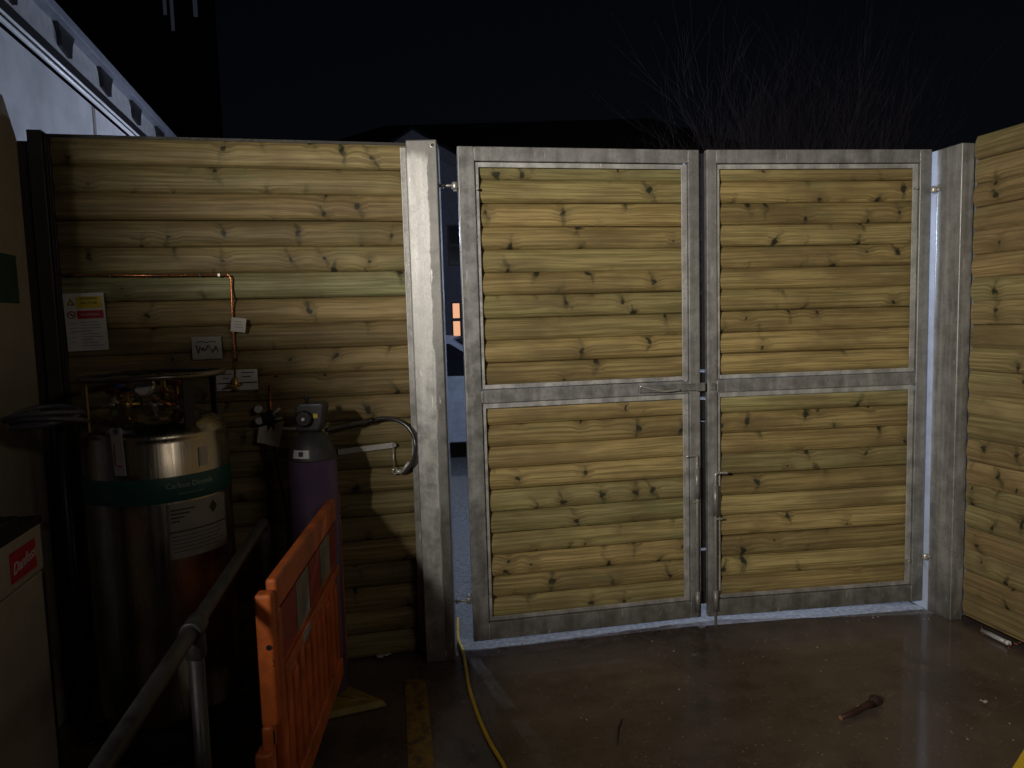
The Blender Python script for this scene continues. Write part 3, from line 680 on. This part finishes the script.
# frame of hollow tubes: near stile upper and lower, far stile, top rail, bottom rail
m.box(0, .050, -.013, .035, .462, zt-.005)
m.box(-.030, .030, .004, .052, .05, .40)
m.box(-.01, .044, .002, .034, .39, .47)
m.box(.052, bl, -T, T, zt-.075, zt+.022)
m.box(.052, bl, -T, T, .10, .19)
m.box(bl-.06, bl, -T, T, .19, zt-.075)
m.box(.052, .10, -T, T, .19, zt-.075)
fr = m.build('frame', M_orange, br, .011, 4)
m = MB(); m.box(.10, bl-.06, -.004, .004, .19, zt-.075)
nr = 11
for k in range(nr):
    x_ = .10+(bl-.16)*(k+.5)/nr; m.box(x_-.026, x_+.026, -.0155, .0155, .195+.02*(k % 2), zt-.285-.05*(k % 2))
m.box(.10, bl-.06, -.018, .018, zt-.30, zt-.265)
m.build('ribbed_panel', M_orange, br, .007, 3)
sw_ = (bl-.16)/5
for k in range(5):
    x0 = .10+sw_*k
    m = MB(); m.box(x0+.006, x0+sw_-.006, -.0105, -.0082, zt-.245, zt-.085); m.build('reflective_panel', M_oldwhite if k % 2 else plain('red_reflective', (.30, .035, .02), .4), br)
m = MB(); m.box(.32, .44, -.0200, -.0182, zt-.297, zt-.270); m.build('grey_plate', M_bolt, br)
m = MB(); m.lathe([(.008, -.001), (.008, .001)], 16, (-.0012, 0, .70), Matrix.Rotation(R(90), 3, 'Y')); m.build('end_hole', M_black, br)
m = MB(); m.lathe([(.011, -.002), (.009, .002)], 12, (-.001, 0, .655), Matrix.Rotation(R(90), 3, 'Y')); m.build('end_boss', M_orange, br)
m = MB(); m.box(-.0012, .010, -.0, .022, .408, .452); m.build('hinge_slot', M_black, br, .002)
# foot
f0, f1, f2 = Vector((-.84, 2.76, 0)), Vector((-.555, 2.872, 0)), Vector((-.80, 3.05, 0))
ft = thing('barrier_foot', 'faded yellow flat barrier foot on the floor under the orange barrier', 'barrier foot', (f0.x, f0.y, 0))
q = [p-f0 for p in (f0, f1, f2)]; cen = (q[0]+q[1]+q[2])/3
m = MB(); lo = [(p.x, p.y) for p in q]; hi = [((p*.86+cen*.14).x, (p*.86+cen*.14).y) for p in q]
m.add([(x_, y_, .004) for x_, y_ in lo]+[(x_, y_, .032) for x_, y_ in hi], [(2, 1, 0), (3, 4, 5), (0, 1, 4, 3), (1, 2, 5, 4), (2, 0, 3, 5)]); m.build('foot_plate', M_olive, ft, .006, 3)
m = MB(); 
for w_ in (.3, .6):
    a_ = q[0].lerp(q[2], w_); b_ = q[1].lerp((q[0]+q[2])/2, .35); m.tube([(a_.x*.8+cen.x*.2, a_.y*.8+cen.y*.2, .034), (b_.x, b_.y, .034)], .006, 6)
m.build('foot_ribs', M_olive, ft)
# ------------------------------------------------------------------ cable, floor litter
pts = [(.0, .35, 0)]
cpx = [atz(*p, .009) for p in ((463, 652), (466, 668), (468, 682), (473, 700), (480, 720), (490, 742), (502, 762), (512, 780))]
pts = [Vector((-.33, 3.75, .003)), Vector((-.31, 3.5, .006))]+cpx+[Vector((.1, 2.1, .009))]
o = MB().tube(smooth_path(pts, 6), .0075, 10).build('power_cable', M_cable); tag(o, 'yellow power cable running out under the left gate edge over the floor', 'cable')
sa, sb = atz(841, 717, .018), atz(876, 702, .018); v = sb-sa
st = thing('broken_stick', 'short dark broken stick with knobbly end lying on the wet floor', 'stick', (sa.x, sa.y, 0))
m = MB(); V = Vector((v.x, v.y, 0))
m.tube([(0, 0, .016), V*.35+Vector((0, 0, .015)), V*.7+Vector((0, .004, .017)), V*.9+Vector((0, 0, .02))], .014, 10, rad=[.009, .0115, .0125, .018]); m.build('shaft', plain('dark_bark', (.045, .018, .015), .6, bump=.6), st)
m = MB(); m.tube([V*.84+Vector((0, 0, .02)), V*.97+Vector((0, .006, .024)), V*1.04+Vector((.006, .004, .018)), V*1.1+Vector((.01, .0, .014))], .02, 9, rad=[.015, .023, .019, .008]); m.build('knobbly_end', plain('dark_bark_end', (.04, .02, .018), .7, bump=.8), st)
m = MB(); m.tube([V*-.012+Vector((0, 0, .016)), V*.004+Vector((0, 0, .016))], .0086, 10); m.build('cut_end', plain('cut_wood', (.30, .15, .06), .6, var=.4, scale=60), st)
ta, tb = atz(622, 719, .004), atz(617, 744, .004)
o = MB().tube(smooth_path([ta, ta.lerp(tb, .4)+Vector((-.006, 0, .003)), tb], 6), .0028, 6).build('twig', M_ink); tag(o, 'thin dark twig on the wet floor in front of the left gate leaf', 'twig')
bt0 = atz(997, 640)
bt = thing('plastic_tube', 'small clear grey plastic tube lying among leaves at the right fence foot', 'litter', (bt0.x-.012, bt0.y, .0), math.atan2(fd.y, fd.x))
m = MB(); m.tube([(-.07, 0, .018), (.06, 0, .018)], .011, 12); m.build('tube', plain('pale_plastic', (.35, .35, .37), .3), bt)
m = MB(); m.tube([(.061, 0, .018), (.08, 0, .018)], .012, 12); m.build('cap', M_white, bt)
rr = random.Random(3)
def crumple(px, py, s, name, label, col, cat='leaf', grp=None):
    p = atz(px, py); m = MB(); n = 7; vs = []
    for i in range(n):
        for j in range(n):
            u, w = (i/(n-1)-.5), (j/(n-1)-.5)
            e = max(0, 1-4*w*w*1.1)**.5 if cat == 'leaf' else 1
            vs.append((u*s*2, w*s*1.4*e if cat == 'leaf' else w*s*1.4, .006+abs(rr.gauss(0, .006))+.02*u*u*s/.03))
    fs = [(i*n+j, (i+1)*n+j, (i+1)*n+j+1, i*n+j+1) for i in range(n-1) for j in range(n-1)]
    m.add(vs, fs, True); o = m.build(name, col, None, 0, loc=(p.x, p.y, 0), rz=rr.uniform(0, 6))
    md = o.modifiers.new('solid', 'SOLIDIFY'); md.thickness = .0012
    tag(o, label, cat, grp)
M_leaf = plain('reddish_dead_leaf', (.20, .075, .06), .6, var=.3)
for k, (px, py, lab) in enumerate(((982, 630, 'smallest reddish dead leaf at the right fence foot, nearest the corner post'), (987, 636, 'curled reddish leaf at the right fence foot, just before the plastic tube'), (1009, 649, 'reddish leaf lying on the viewer side of the plastic tube'), (1018, 646, 'reddish dead leaf at the right fence foot close to the photo edge'))):
    crumple(px, py, .022 if k else .012, 'dead_leaf', lab, M_leaf, 'leaf', 'dead leaves along the right fence')
crumple(383, 657, .035, 'paper_scrap', 'white paper scrap on the floor at the foot of the left fence', M_paper, 'paper')
crumple(984, 704, .012, 'foil_scrap', 'tiny pale scrap on the wet floor near the right fence', M_paper, 'litter')
crumple(100, 722, .014, 'label_scrap', 'tiny pale scrap on the floor in the shade below the steel tank', M_paper, 'litter')
m = MB(); rr = random.Random(77)
for k in range(420):
    if k < 180:
        e_ = rr.choice(ee[40:]); x_, y_ = e_.x, e_.y-abs(rr.gauss(0, .05))-.005
    else: x_, y_ = rr.uniform(-.4, 2.3), rr.uniform(1.9, 3.5)
    if x_ > 2.25 or x_ < -.45: continue
    s_ = rr.uniform(.0012, .0042) if k % 15 else rr.uniform(.005, .008)
    a_ = rr.uniform(0, 6); c_, d_ = math.cos(a_)*s_, math.sin(a_)*s_
    m.add([(x_+c_, y_+d_, 0), (x_-d_*.8, y_+c_*.8, 0), (x_-c_, y_-d_*.9, 0), (x_+d_, y_-c_*.7, 0), (x_+c_*.2, y_, s_*.9)], [(0, 1, 4), (1, 2, 4), (2, 3, 4), (3, 0, 4), (3, 2, 1, 0)])
o = m.build('grit', plain('grit_stone', (.22, .20, .18), .8, var=.5, scale=40)); tag(o, 'small loose grit scattered over the wet yard floor', 'grit'); o['kind'] = 'stuff'
# yellow A-frame sign, only its slanting side enters the frame
yf = thing('folding_floor_sign', 'yellow plastic folding sign whose slanting edge enters at the bottom right', 'floor sign', (1.61, 2.12, 0))
for s_ in (-1, 1):
    m = MB(); x0 = .0 if s_ < 0 else .80
    m.prism([(x0, 0), (x0+.03*-s_ if s_ > 0 else x0+.03, 0), (.415+.012*-s_, .66), (.40+.0*s_, .66)], -.15, .15) if False else m.prism([(x0, 0), (x0-s_*.028, 0), (.40-s_*.008, .66), (.40+s_*.018, .66)], -.16, .16)
    m.build('side_panel', plain('yellow_plastic', (.60, .40, .03), .45), yf, .006, 3)
m = MB(); m.box(.375, .425, -.14, .14, .655, .685); m.build('hinge_handle', plain('yellow_plastic_hinge', (.5, .33, .03), .45), yf, .006, 3)
# ------------------------------------------------------------------ building on the left beyond fence
def wallE(px, py, P, d):
    n_ = Vector((-d.y, d.x, 0)); r_ = ray(px, py); q = CAM+r_*((P-CAM).dot(n_)/r_.dot(n_)); return (q-P).dot(d), q.z
P0 = aty(0, 20, 5.4); P0.z = 0; zE = aty(0, 20, 5.4).z
dW = dE
sh = thing('clad_building', 'pale clad building with bright trim and notched roof edge behind the left fence', 'building', P0, math.atan2(dW.y, dW.x))
t = NT('pale_cladding'); o = t.obj(); x, y, z = t.sep(o)
nn = t.noise(o, 2.5, 4, .6); sm_ = t.math('FRACT', t.math('MULTIPLY', x, .62))
t.col(t.mix(t.rng(nn, .3, .7), (.46, .465, .48), (.62, .625, .64))); t.rough(.5); M_clad = t.m
m = MB(); m.box(-4, 9, 0, 4, 0, zE-.05); m.build('wall', M_clad, sh)
m = MB()
for x_ in (-3.0, 1.9, 6.2):
    m = MB(); m.box(x_, x_+.08, -.006, -.0005, 0, zE-.055); m.build('panel_joint', plain('joint_grey', (.22, .2, .18), .6), sh)
(lambda *a: None)('panel_joints', plain('joint_strip', (.2, .2, .22), .5), sh)
m = MB(); m.tube([(-4, -.035, zE-.02), (9, -.035, zE-.02)], .020, 12); m.tube([(-4, -.03, zE+.045), (9, -.03, zE+.045)], .014, 10); m.build('edge_trim', plain('bright_trim', (.92, .92, .92), .4, .2, var=.03, bump=0), sh)
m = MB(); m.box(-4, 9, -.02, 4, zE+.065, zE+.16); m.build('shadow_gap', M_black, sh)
# notched closure: pale plates between dark blocks, then a capping strip
m = MB(); m.box(-4, 9, .02, .06, zE+.162, zE+.43); m.build('fascia', plain('fascia_grey', (.34, .34, .35), .5), sh)
for k in range(11):
    x_ = -3.2+k*1.12
    m = MB(); m.prism([(x_-.19, zE+.429), (x_-.13, zE+.36), (x_-.12, zE+.25), (x_+.12, zE+.22), (x_+.15, zE+.33), (x_+.22, zE+.429)], -.02, .0195)
    m.build('notch', M_black, sh)
m = MB(); m.box(-4, 9, -.08, .30, zE+.431, zE+.52); m.build('capping', plain('capping_grey', (.20, .21, .25), .5), sh, .01)
# dark tall building
tb_ = thing('tall_dark_building', 'tall unlit dark building against the night sky at upper left', 'building', (-17.2, 30, 0), R(0))
pr_ = aty(219, 70, 30)
m = MB(); q_ = pr_.x+17.2; m.prism([(-26, 0), (q_, 0), (q_+14*(pr_.x/30)-.3, 14), (-26, 14)], 0, 30, 'z'); m.build('wall', plain('very_dark_brick', (.006, .006, .007), .9), tb_)
for (px0, px1, py1) in ((162, 166, 14), (169, 174, 30), (192, 197, 16)):
    a_ = aty(px0, 0, 29.9); b_ = aty(px1, py1, 29.9)
    m = MB(); m.box(a_.x+17.2, b_.x+17.2, -.06, -.005, b_.z, b_.z+1.5); m.build('window', emis('dim_lit_window', (.35, .38, .55), .03), tb_)
# ------------------------------------------------------------------ gabled house beyond
hx = -2.6
hs_ = thing('gabled_house', 'dark house with pale gable boards and one lit window seen past the steel post', 'house', (0, 18, 0))
def hp(px, py, Y): q = aty(px, py, Y); return q.x, q.z
M_roof = plain('dark_slate', (.006, .006, .008), .95)
M_render = plain('dark_render', (.16, .17, .22), .8)
M_barge = plain('pale_barge_board', (.14, .14, .17), .7)
rz_ = hp(450, 124, 22)[1]; xl = hp(385, 124, 22)[0]; xr = hp(652, 127, 22)[0]
ez = 5.2
m = MB(); m.add([(xl, 4, rz_), (xr, 4, rz_), (xl-5.5, -.0+1, ez), (xr+4.5, 1, ez), (xl-5.5, 9, ez), (xr+4.5, 9, ez)], [(0, 1, 3, 2), (1, 0, 4, 5), (0, 2, 4), (1, 5, 3), (2, 3, 5, 4)]); m.build('roof', M_roof, hs_)
m = MB(); m.box(xl-5, xr+4, 1.3, 8.5, 0, ez-.01); m.build('main_wall', M_render, hs_)
ax_, az_ = hp(413, 131, 18); bx_, bz_ = hp(480, 170, 18); sl_ = (az_-bz_)/(bx_-ax_)
hw = 3.2
m = MB(); m.prism([(ax_-hw, 0), (ax_+hw, 0), (ax_+hw, az_-sl_*hw-.12), (ax_, az_-.12), (ax_-hw, az_-sl_*hw-.12)], 0, 1.29); m.build('gable_wall', M_render, hs_)
m = MB()
for s_ in (-1, 1): m.prism([(ax_, az_), (ax_+s_*(hw+.4), az_-sl_*(hw+.4)), (ax_+s_*(hw+.4), az_-sl_*(hw+.4)-.26), (ax_, az_-.30)], -.12, -.02)
m.build('barge_boards', M_barge, hs_)
m = MB()
for s_ in (-1, 1): m.prism([(ax_, az_+.005), (ax_+s_*(hw+.4), az_-sl_*(hw+.4)+.005), (ax_+s_*(hw+.4), az_-sl_*(hw+.4)+.09), (ax_, az_+.09)], -.10, 3.2)
m.build('gable_roof', M_roof, hs_)
def window(px0, py0, px1, py1, lit, nz=2, nx_=2):
    x0, z1 = hp(px0, py0, 17.97); x1, z0 = hp(px1, py1, 17.97)
    m = MB(); m.box(x0, x1, -.05, -.002, z0, z1); f_ = m.build('window', M_black if True else M_white, hs_)
    for i in range(nx_):
        for j in range(nz):
            w_, h_ = (x1-x0)/nx_, (z1-z0)/nz
            m = MB(); m.box(x0+i*w_+.04, x0+(i+1)*w_-.04, -.058, -.0505, z0+j*h_+.04, z0+(j+1)*h_-.04)
            m.build('pane', emis('warm_lit_pane', (1.0, .50, .28), .85) if lit else plain('dark_glass', (.02, .022, .03), .15), f_)
window(447, 225, 478, 265, False)
window(451, 302, 472, 337, True)
# ------------------------------------------------------------------ parked cars beyond the gates
def car(loc, rz, label, paint):
    c = thing('parked_car', label, 'car', loc, rz, 'cars parked beyond the gates')
    L, W, = 4.1, 1.7
    prof = [(-2.05, .32), (-2.08, .62), (-2.02, .88), (-1.95, .96), (-1.72, 1.05), (-1.38, 1.38), (-1.15, 1.45), (-.2, 1.46), (.15, 1.42), (.85, .98), (1.2, .93), (1.75, .82), (2.0, .66), (2.06, .45), (2.03, .30), (1.75, .22)]
    bot = [(1.66, .24), (1.62, .45), (1.50, .60), (1.32, .66), (1.14, .60), (1.02, .45), (.98, .24), (-.96, .24), (-1.0, .45), (-1.12, .60), (-1.30, .66), (-1.48, .60), (-1.60, .45), (-1.64, .24), (-1.9, .25)]
    poly = prof+bot; n = len(poly); vs = []
    secs = [(-1, .5), (-.97, 1.0), (-.5, 1.0), (.5, 1.0), (.97, 1.0), (1, .5)]
    for (u, _) in ((-1, 0), (-.86, 0), (.86, 0), (1, 0)):
        for (x_, z_) in poly:
            inset = max(0, z_-.95)*.38
            y_ = u*(W/2-inset); k = 1.0 if abs(u) < .95 else .985
            vs.append((x_*k, y_, z_*(1 if abs(u) < .95 else .99)))
    m = MB(); fs = [(s*n+i, s*n+(i+1) % n, (s+1)*n+(i+1) % n, (s+1)*n+i) for s in range(3) for i in range(n)]+[tuple(range(n))[::-1], tuple(3*n+i for i in range(n))]
    m.add(vs, fs, False); m.build('body', paint, c, .02, 3)
    glass = plain('dark_car_glass', (.012, .014, .018), .08)
    for s_ in (-1, 1):
        for quad in (((-1.36, 1.0), (-.28, 1.0), (-.28, 1.37), (-1.08, 1.37)), ((-.20, 1.0), (.70, 1.0), (.12, 1.36), (-.20, 1.37))):
            m = MB(); f_ = lambda z_: s_*(W/2-max(0, z_-.95)*.38+.006)
            o_ = [(x_, f_(z_), z_) for x_, z_ in quad]; i_ = [(x_, f_(z_)-s_*.03, z_) for x_, z_ in quad]
            m.add(o_+i_, [(0, 1, 2, 3), (7, 6, 5, 4), (0, 4, 5, 1), (1, 5, 6, 2), (2, 6, 7, 3), (3, 7, 4, 0)]); m.build('side_window', glass, c)
        m = MB(); m.box(.62, .78, s_*.86-.06, s_*.86+.06, .98, 1.10); m.build('mirror', paint, c, .02)
        m = MB(); m.box(1.93, 2.065, s_*.62-.15, s_*.62+.15, .60, .72); m.build('headlight', M_white, c, .02)
        m = MB(); m.box(-2.085, -2.03, s_*.66-.12, s_*.66+.12, .68, .90); m.build('tail_light', M_red, c, .015)
        for x_ in (1.32, -1.30):
            m = MB(); m.lathe([(.23, -.09), (.31, -.09), (.325, -.05), (.325, .05), (.31, .09), (.23, .09)], 28, (x_, s_*.74, .325), Matrix.Rotation(R(90), 3, 'X')); w_ = m.build('wheel', M_black, c)
            m = MB(); m.lathe([(.06, -.02), (.225, -.012), (.228, .012), (.06, .02)], 20, (x_, s_*.825, .325), Matrix.Rotation(R(90), 3, 'X')); m.build('rim', M_bolt, w_)
    m = MB(); a_, b_ = Vector((.19, 0, 1.40)), Vector((.80, 0, 1.015)); nrm = Vector((.385, 0, .61)).normalized()*.012
    q = [(a_.x, -.62, a_.z), (a_.x, .62, a_.z), (b_.x, .74, b_.z), (b_.x, -.74, b_.z)]
    m.add([Vector(p)+nrm for p in q]+[Vector(p)-nrm for p in q], [(0, 1, 2, 3), (7, 6, 5, 4), (0, 4, 5, 1), (1, 5, 6, 2), (2, 6, 7, 3), (3, 7, 4, 0)]); m.build('windscreen', glass, c)
    return c
car((-.82, 8.9, 0), R(0), 'pale blue car glimpsed through the gap beside the left gate leaf', plain('pale_blue_paint', (.34, .37, .44), .3))
car((4.3, 10.5, 0), R(4), 'white car hidden mostly behind the gates, seen through the middle gap', plain('white_car_paint', (.75, .76, .78), .3))
# ------------------------------------------------------------------ bare tree
def tree(loc, label, seed, nmain, spread, h0, h1):
    rr = random.Random(seed); tr = thing('bare_tree', label, 'tree', loc)
    trunk = MB(); trunk.tube([(0, 0, 0), (.02, .03, .5), (0, .02, 1.1)], .14, 10, rad=[.19, .15, .13]); tw = MB()
    def grow(p, d, L, r, depth, out):
        pts = [p]; n = 5; dd = d.copy(); rads = [r]
        for i in range(n):
            dd = (dd+Vector((rr.gauss(0, .085), rr.gauss(0, .085), .05))).normalized(); pts.append(pts[-1]+dd*L/n); rads.append(max(.0018, r*(1-(i+1)/n*.75)))
        out.tube(pts, r, 5 if r > .012 else 3, caps=False, rad=rads)
        if depth == 0: return
        for k in range({3: 6, 2: 5, 1: 5}[depth]):
            i = rr.randint(1, n); q = pts[i]; nd = (dd+Vector((rr.gauss(0, .38), rr.gauss(0, .38), rr.uniform(-.05, .35)))).normalized()
            grow(q, nd, L*rr.uniform(.5, .78), max(.003, rads[i]*.62), depth-1, out)
    for k in range(nmain):
        a = 2*math.pi*k/nmain+rr.uniform(-.2, .2); s_ = rr.uniform(.15, 1)*spread
        d = Vector((math.cos(a)*s_, math.sin(a)*s_*.7, 1)).normalized()
        grow(Vector((0, .02, rr.uniform(.6, 1.1))), d, rr.uniform(h0, h1), rr.uniform(.022, .036), 3, tw)
    M_b = plain('bare_bark', (.055, .038, .038), .95)
    trunk.build('trunk', M_b, tr); tw.build('branches', M_b, tr)
tree((4.9, 12.5, 0), 'leafless bushy tree with fine upright branches above the gates', 21, 38, 1.3, 2.0, 2.9)
# ------------------------------------------------------------------ unseen cabinet-shaped box added to shade the lower left
sc_ = thing('added_light_blocker', 'tall grey cabinet-shaped box added out of view to shade the lower left', 'cabinet', (-1.43, .02, 0), azE)
M_blocker = plain('grey_blocker_paint', (.08, .08, .085), .5)
m = MB(); m.box(-.02, .40, 0, 1.3, .06, 2.12); m.build('casing', M_blocker, sc_, .008)
for k in range(2):
    m = MB(); m.box(.40, .418, .01+.645*k, .645+.645*k, .09, 2.09); d_ = m.build('door', M_blocker, sc_, .004)
    m = MB(); m.box(.418, .445, .62+.03*k, .635+.03*k, .95, 1.15); m.build('handle', M_black, d_, .003)
m = MB(); m.box(0, .38, .02, 1.28, 0, .0599); m.build('plinth', M_black, sc_)
# ------------------------------------------------------------------ light
w = bpy.data.worlds.new('World'); S.world = w; w.use_nodes = True
nt = w.node_tree; bg = nt.nodes['Background']; sk = nt.nodes.new('ShaderNodeTexSky'); sk.sky_type = 'NISHITA'; sk.sun_disc = False
sk.sun_elevation = R(4); sk.sun_rotation = R(200); sk.ozone_density = 6
hs = nt.nodes.new('ShaderNodeHueSaturation'); hs.inputs['Saturation'].default_value = .55; hs.inputs['Value'].default_value = .85
nt.links.new(sk.outputs[0], hs.inputs['Color']); nt.links.new(hs.outputs[0], bg.inputs[0]); bg.inputs[1].default_value = .0016
def lamp(name, typ, loc, e, col, **kw):
    d = bpy.data.lights.new(name, typ); d.energy = e; d.color = col
    for k, v in kw.items(): setattr(d, k, v)
    o = bpy.data.objects.new(name, d); COL.objects.link(o); o.location = loc; return o
moon = lamp('moon', 'SUN', (0, 0, 20), .002, (1, .9, .8), angle=R(.5)); moon.rotation_euler = (R(60), 0, R(-20))
KEY = Vector((-1.68, -1.06, 2.35))
k = lamp('yard_floodlight', 'SPOT', KEY, 860, (1.0, .92, .81), spot_size=R(84), spot_blend=1.0, shadow_soft_size=.13)
k.rotation_euler = Vector((math.sin(R(37)), math.cos(R(37)), math.tan(R(4)))).to_track_quat('-Z', 'Y').to_euler()
o_ = lamp('outside_lamp', 'POINT', (1.6, 5.2, 2.1), 190, (.62, .74, 1.0), shadow_soft_size=.04)
lamp('added_clad_light', 'POINT', (-2.4, 9.0, 2.7), 120, (.70, .78, 1.0), shadow_soft_size=.06)  # second outside light, added to brighten the cladding
fl = lamp('unseen_fill_light', 'AREA', (3.0, -1.6, 3.1), 12, (1.0, .88, .76), shape='RECTANGLE', size=1.2, size_y=.3)  # unseen area light added to lift the shadows
fl.rotation_euler = (Vector((-.3, 3.2, .6))-Vector((3.0, -1.6, 3.1))).to_track_quat('-Z', 'Y').to_euler()
# ------------------------------------------------------------------ render
S.render.engine = 'CYCLES'
S.view_settings.view_transform = 'Standard'; S.view_settings.look = 'None'; S.view_settings.exposure = 0; S.view_settings.gamma = 1
S.cycles.max_bounces = 6
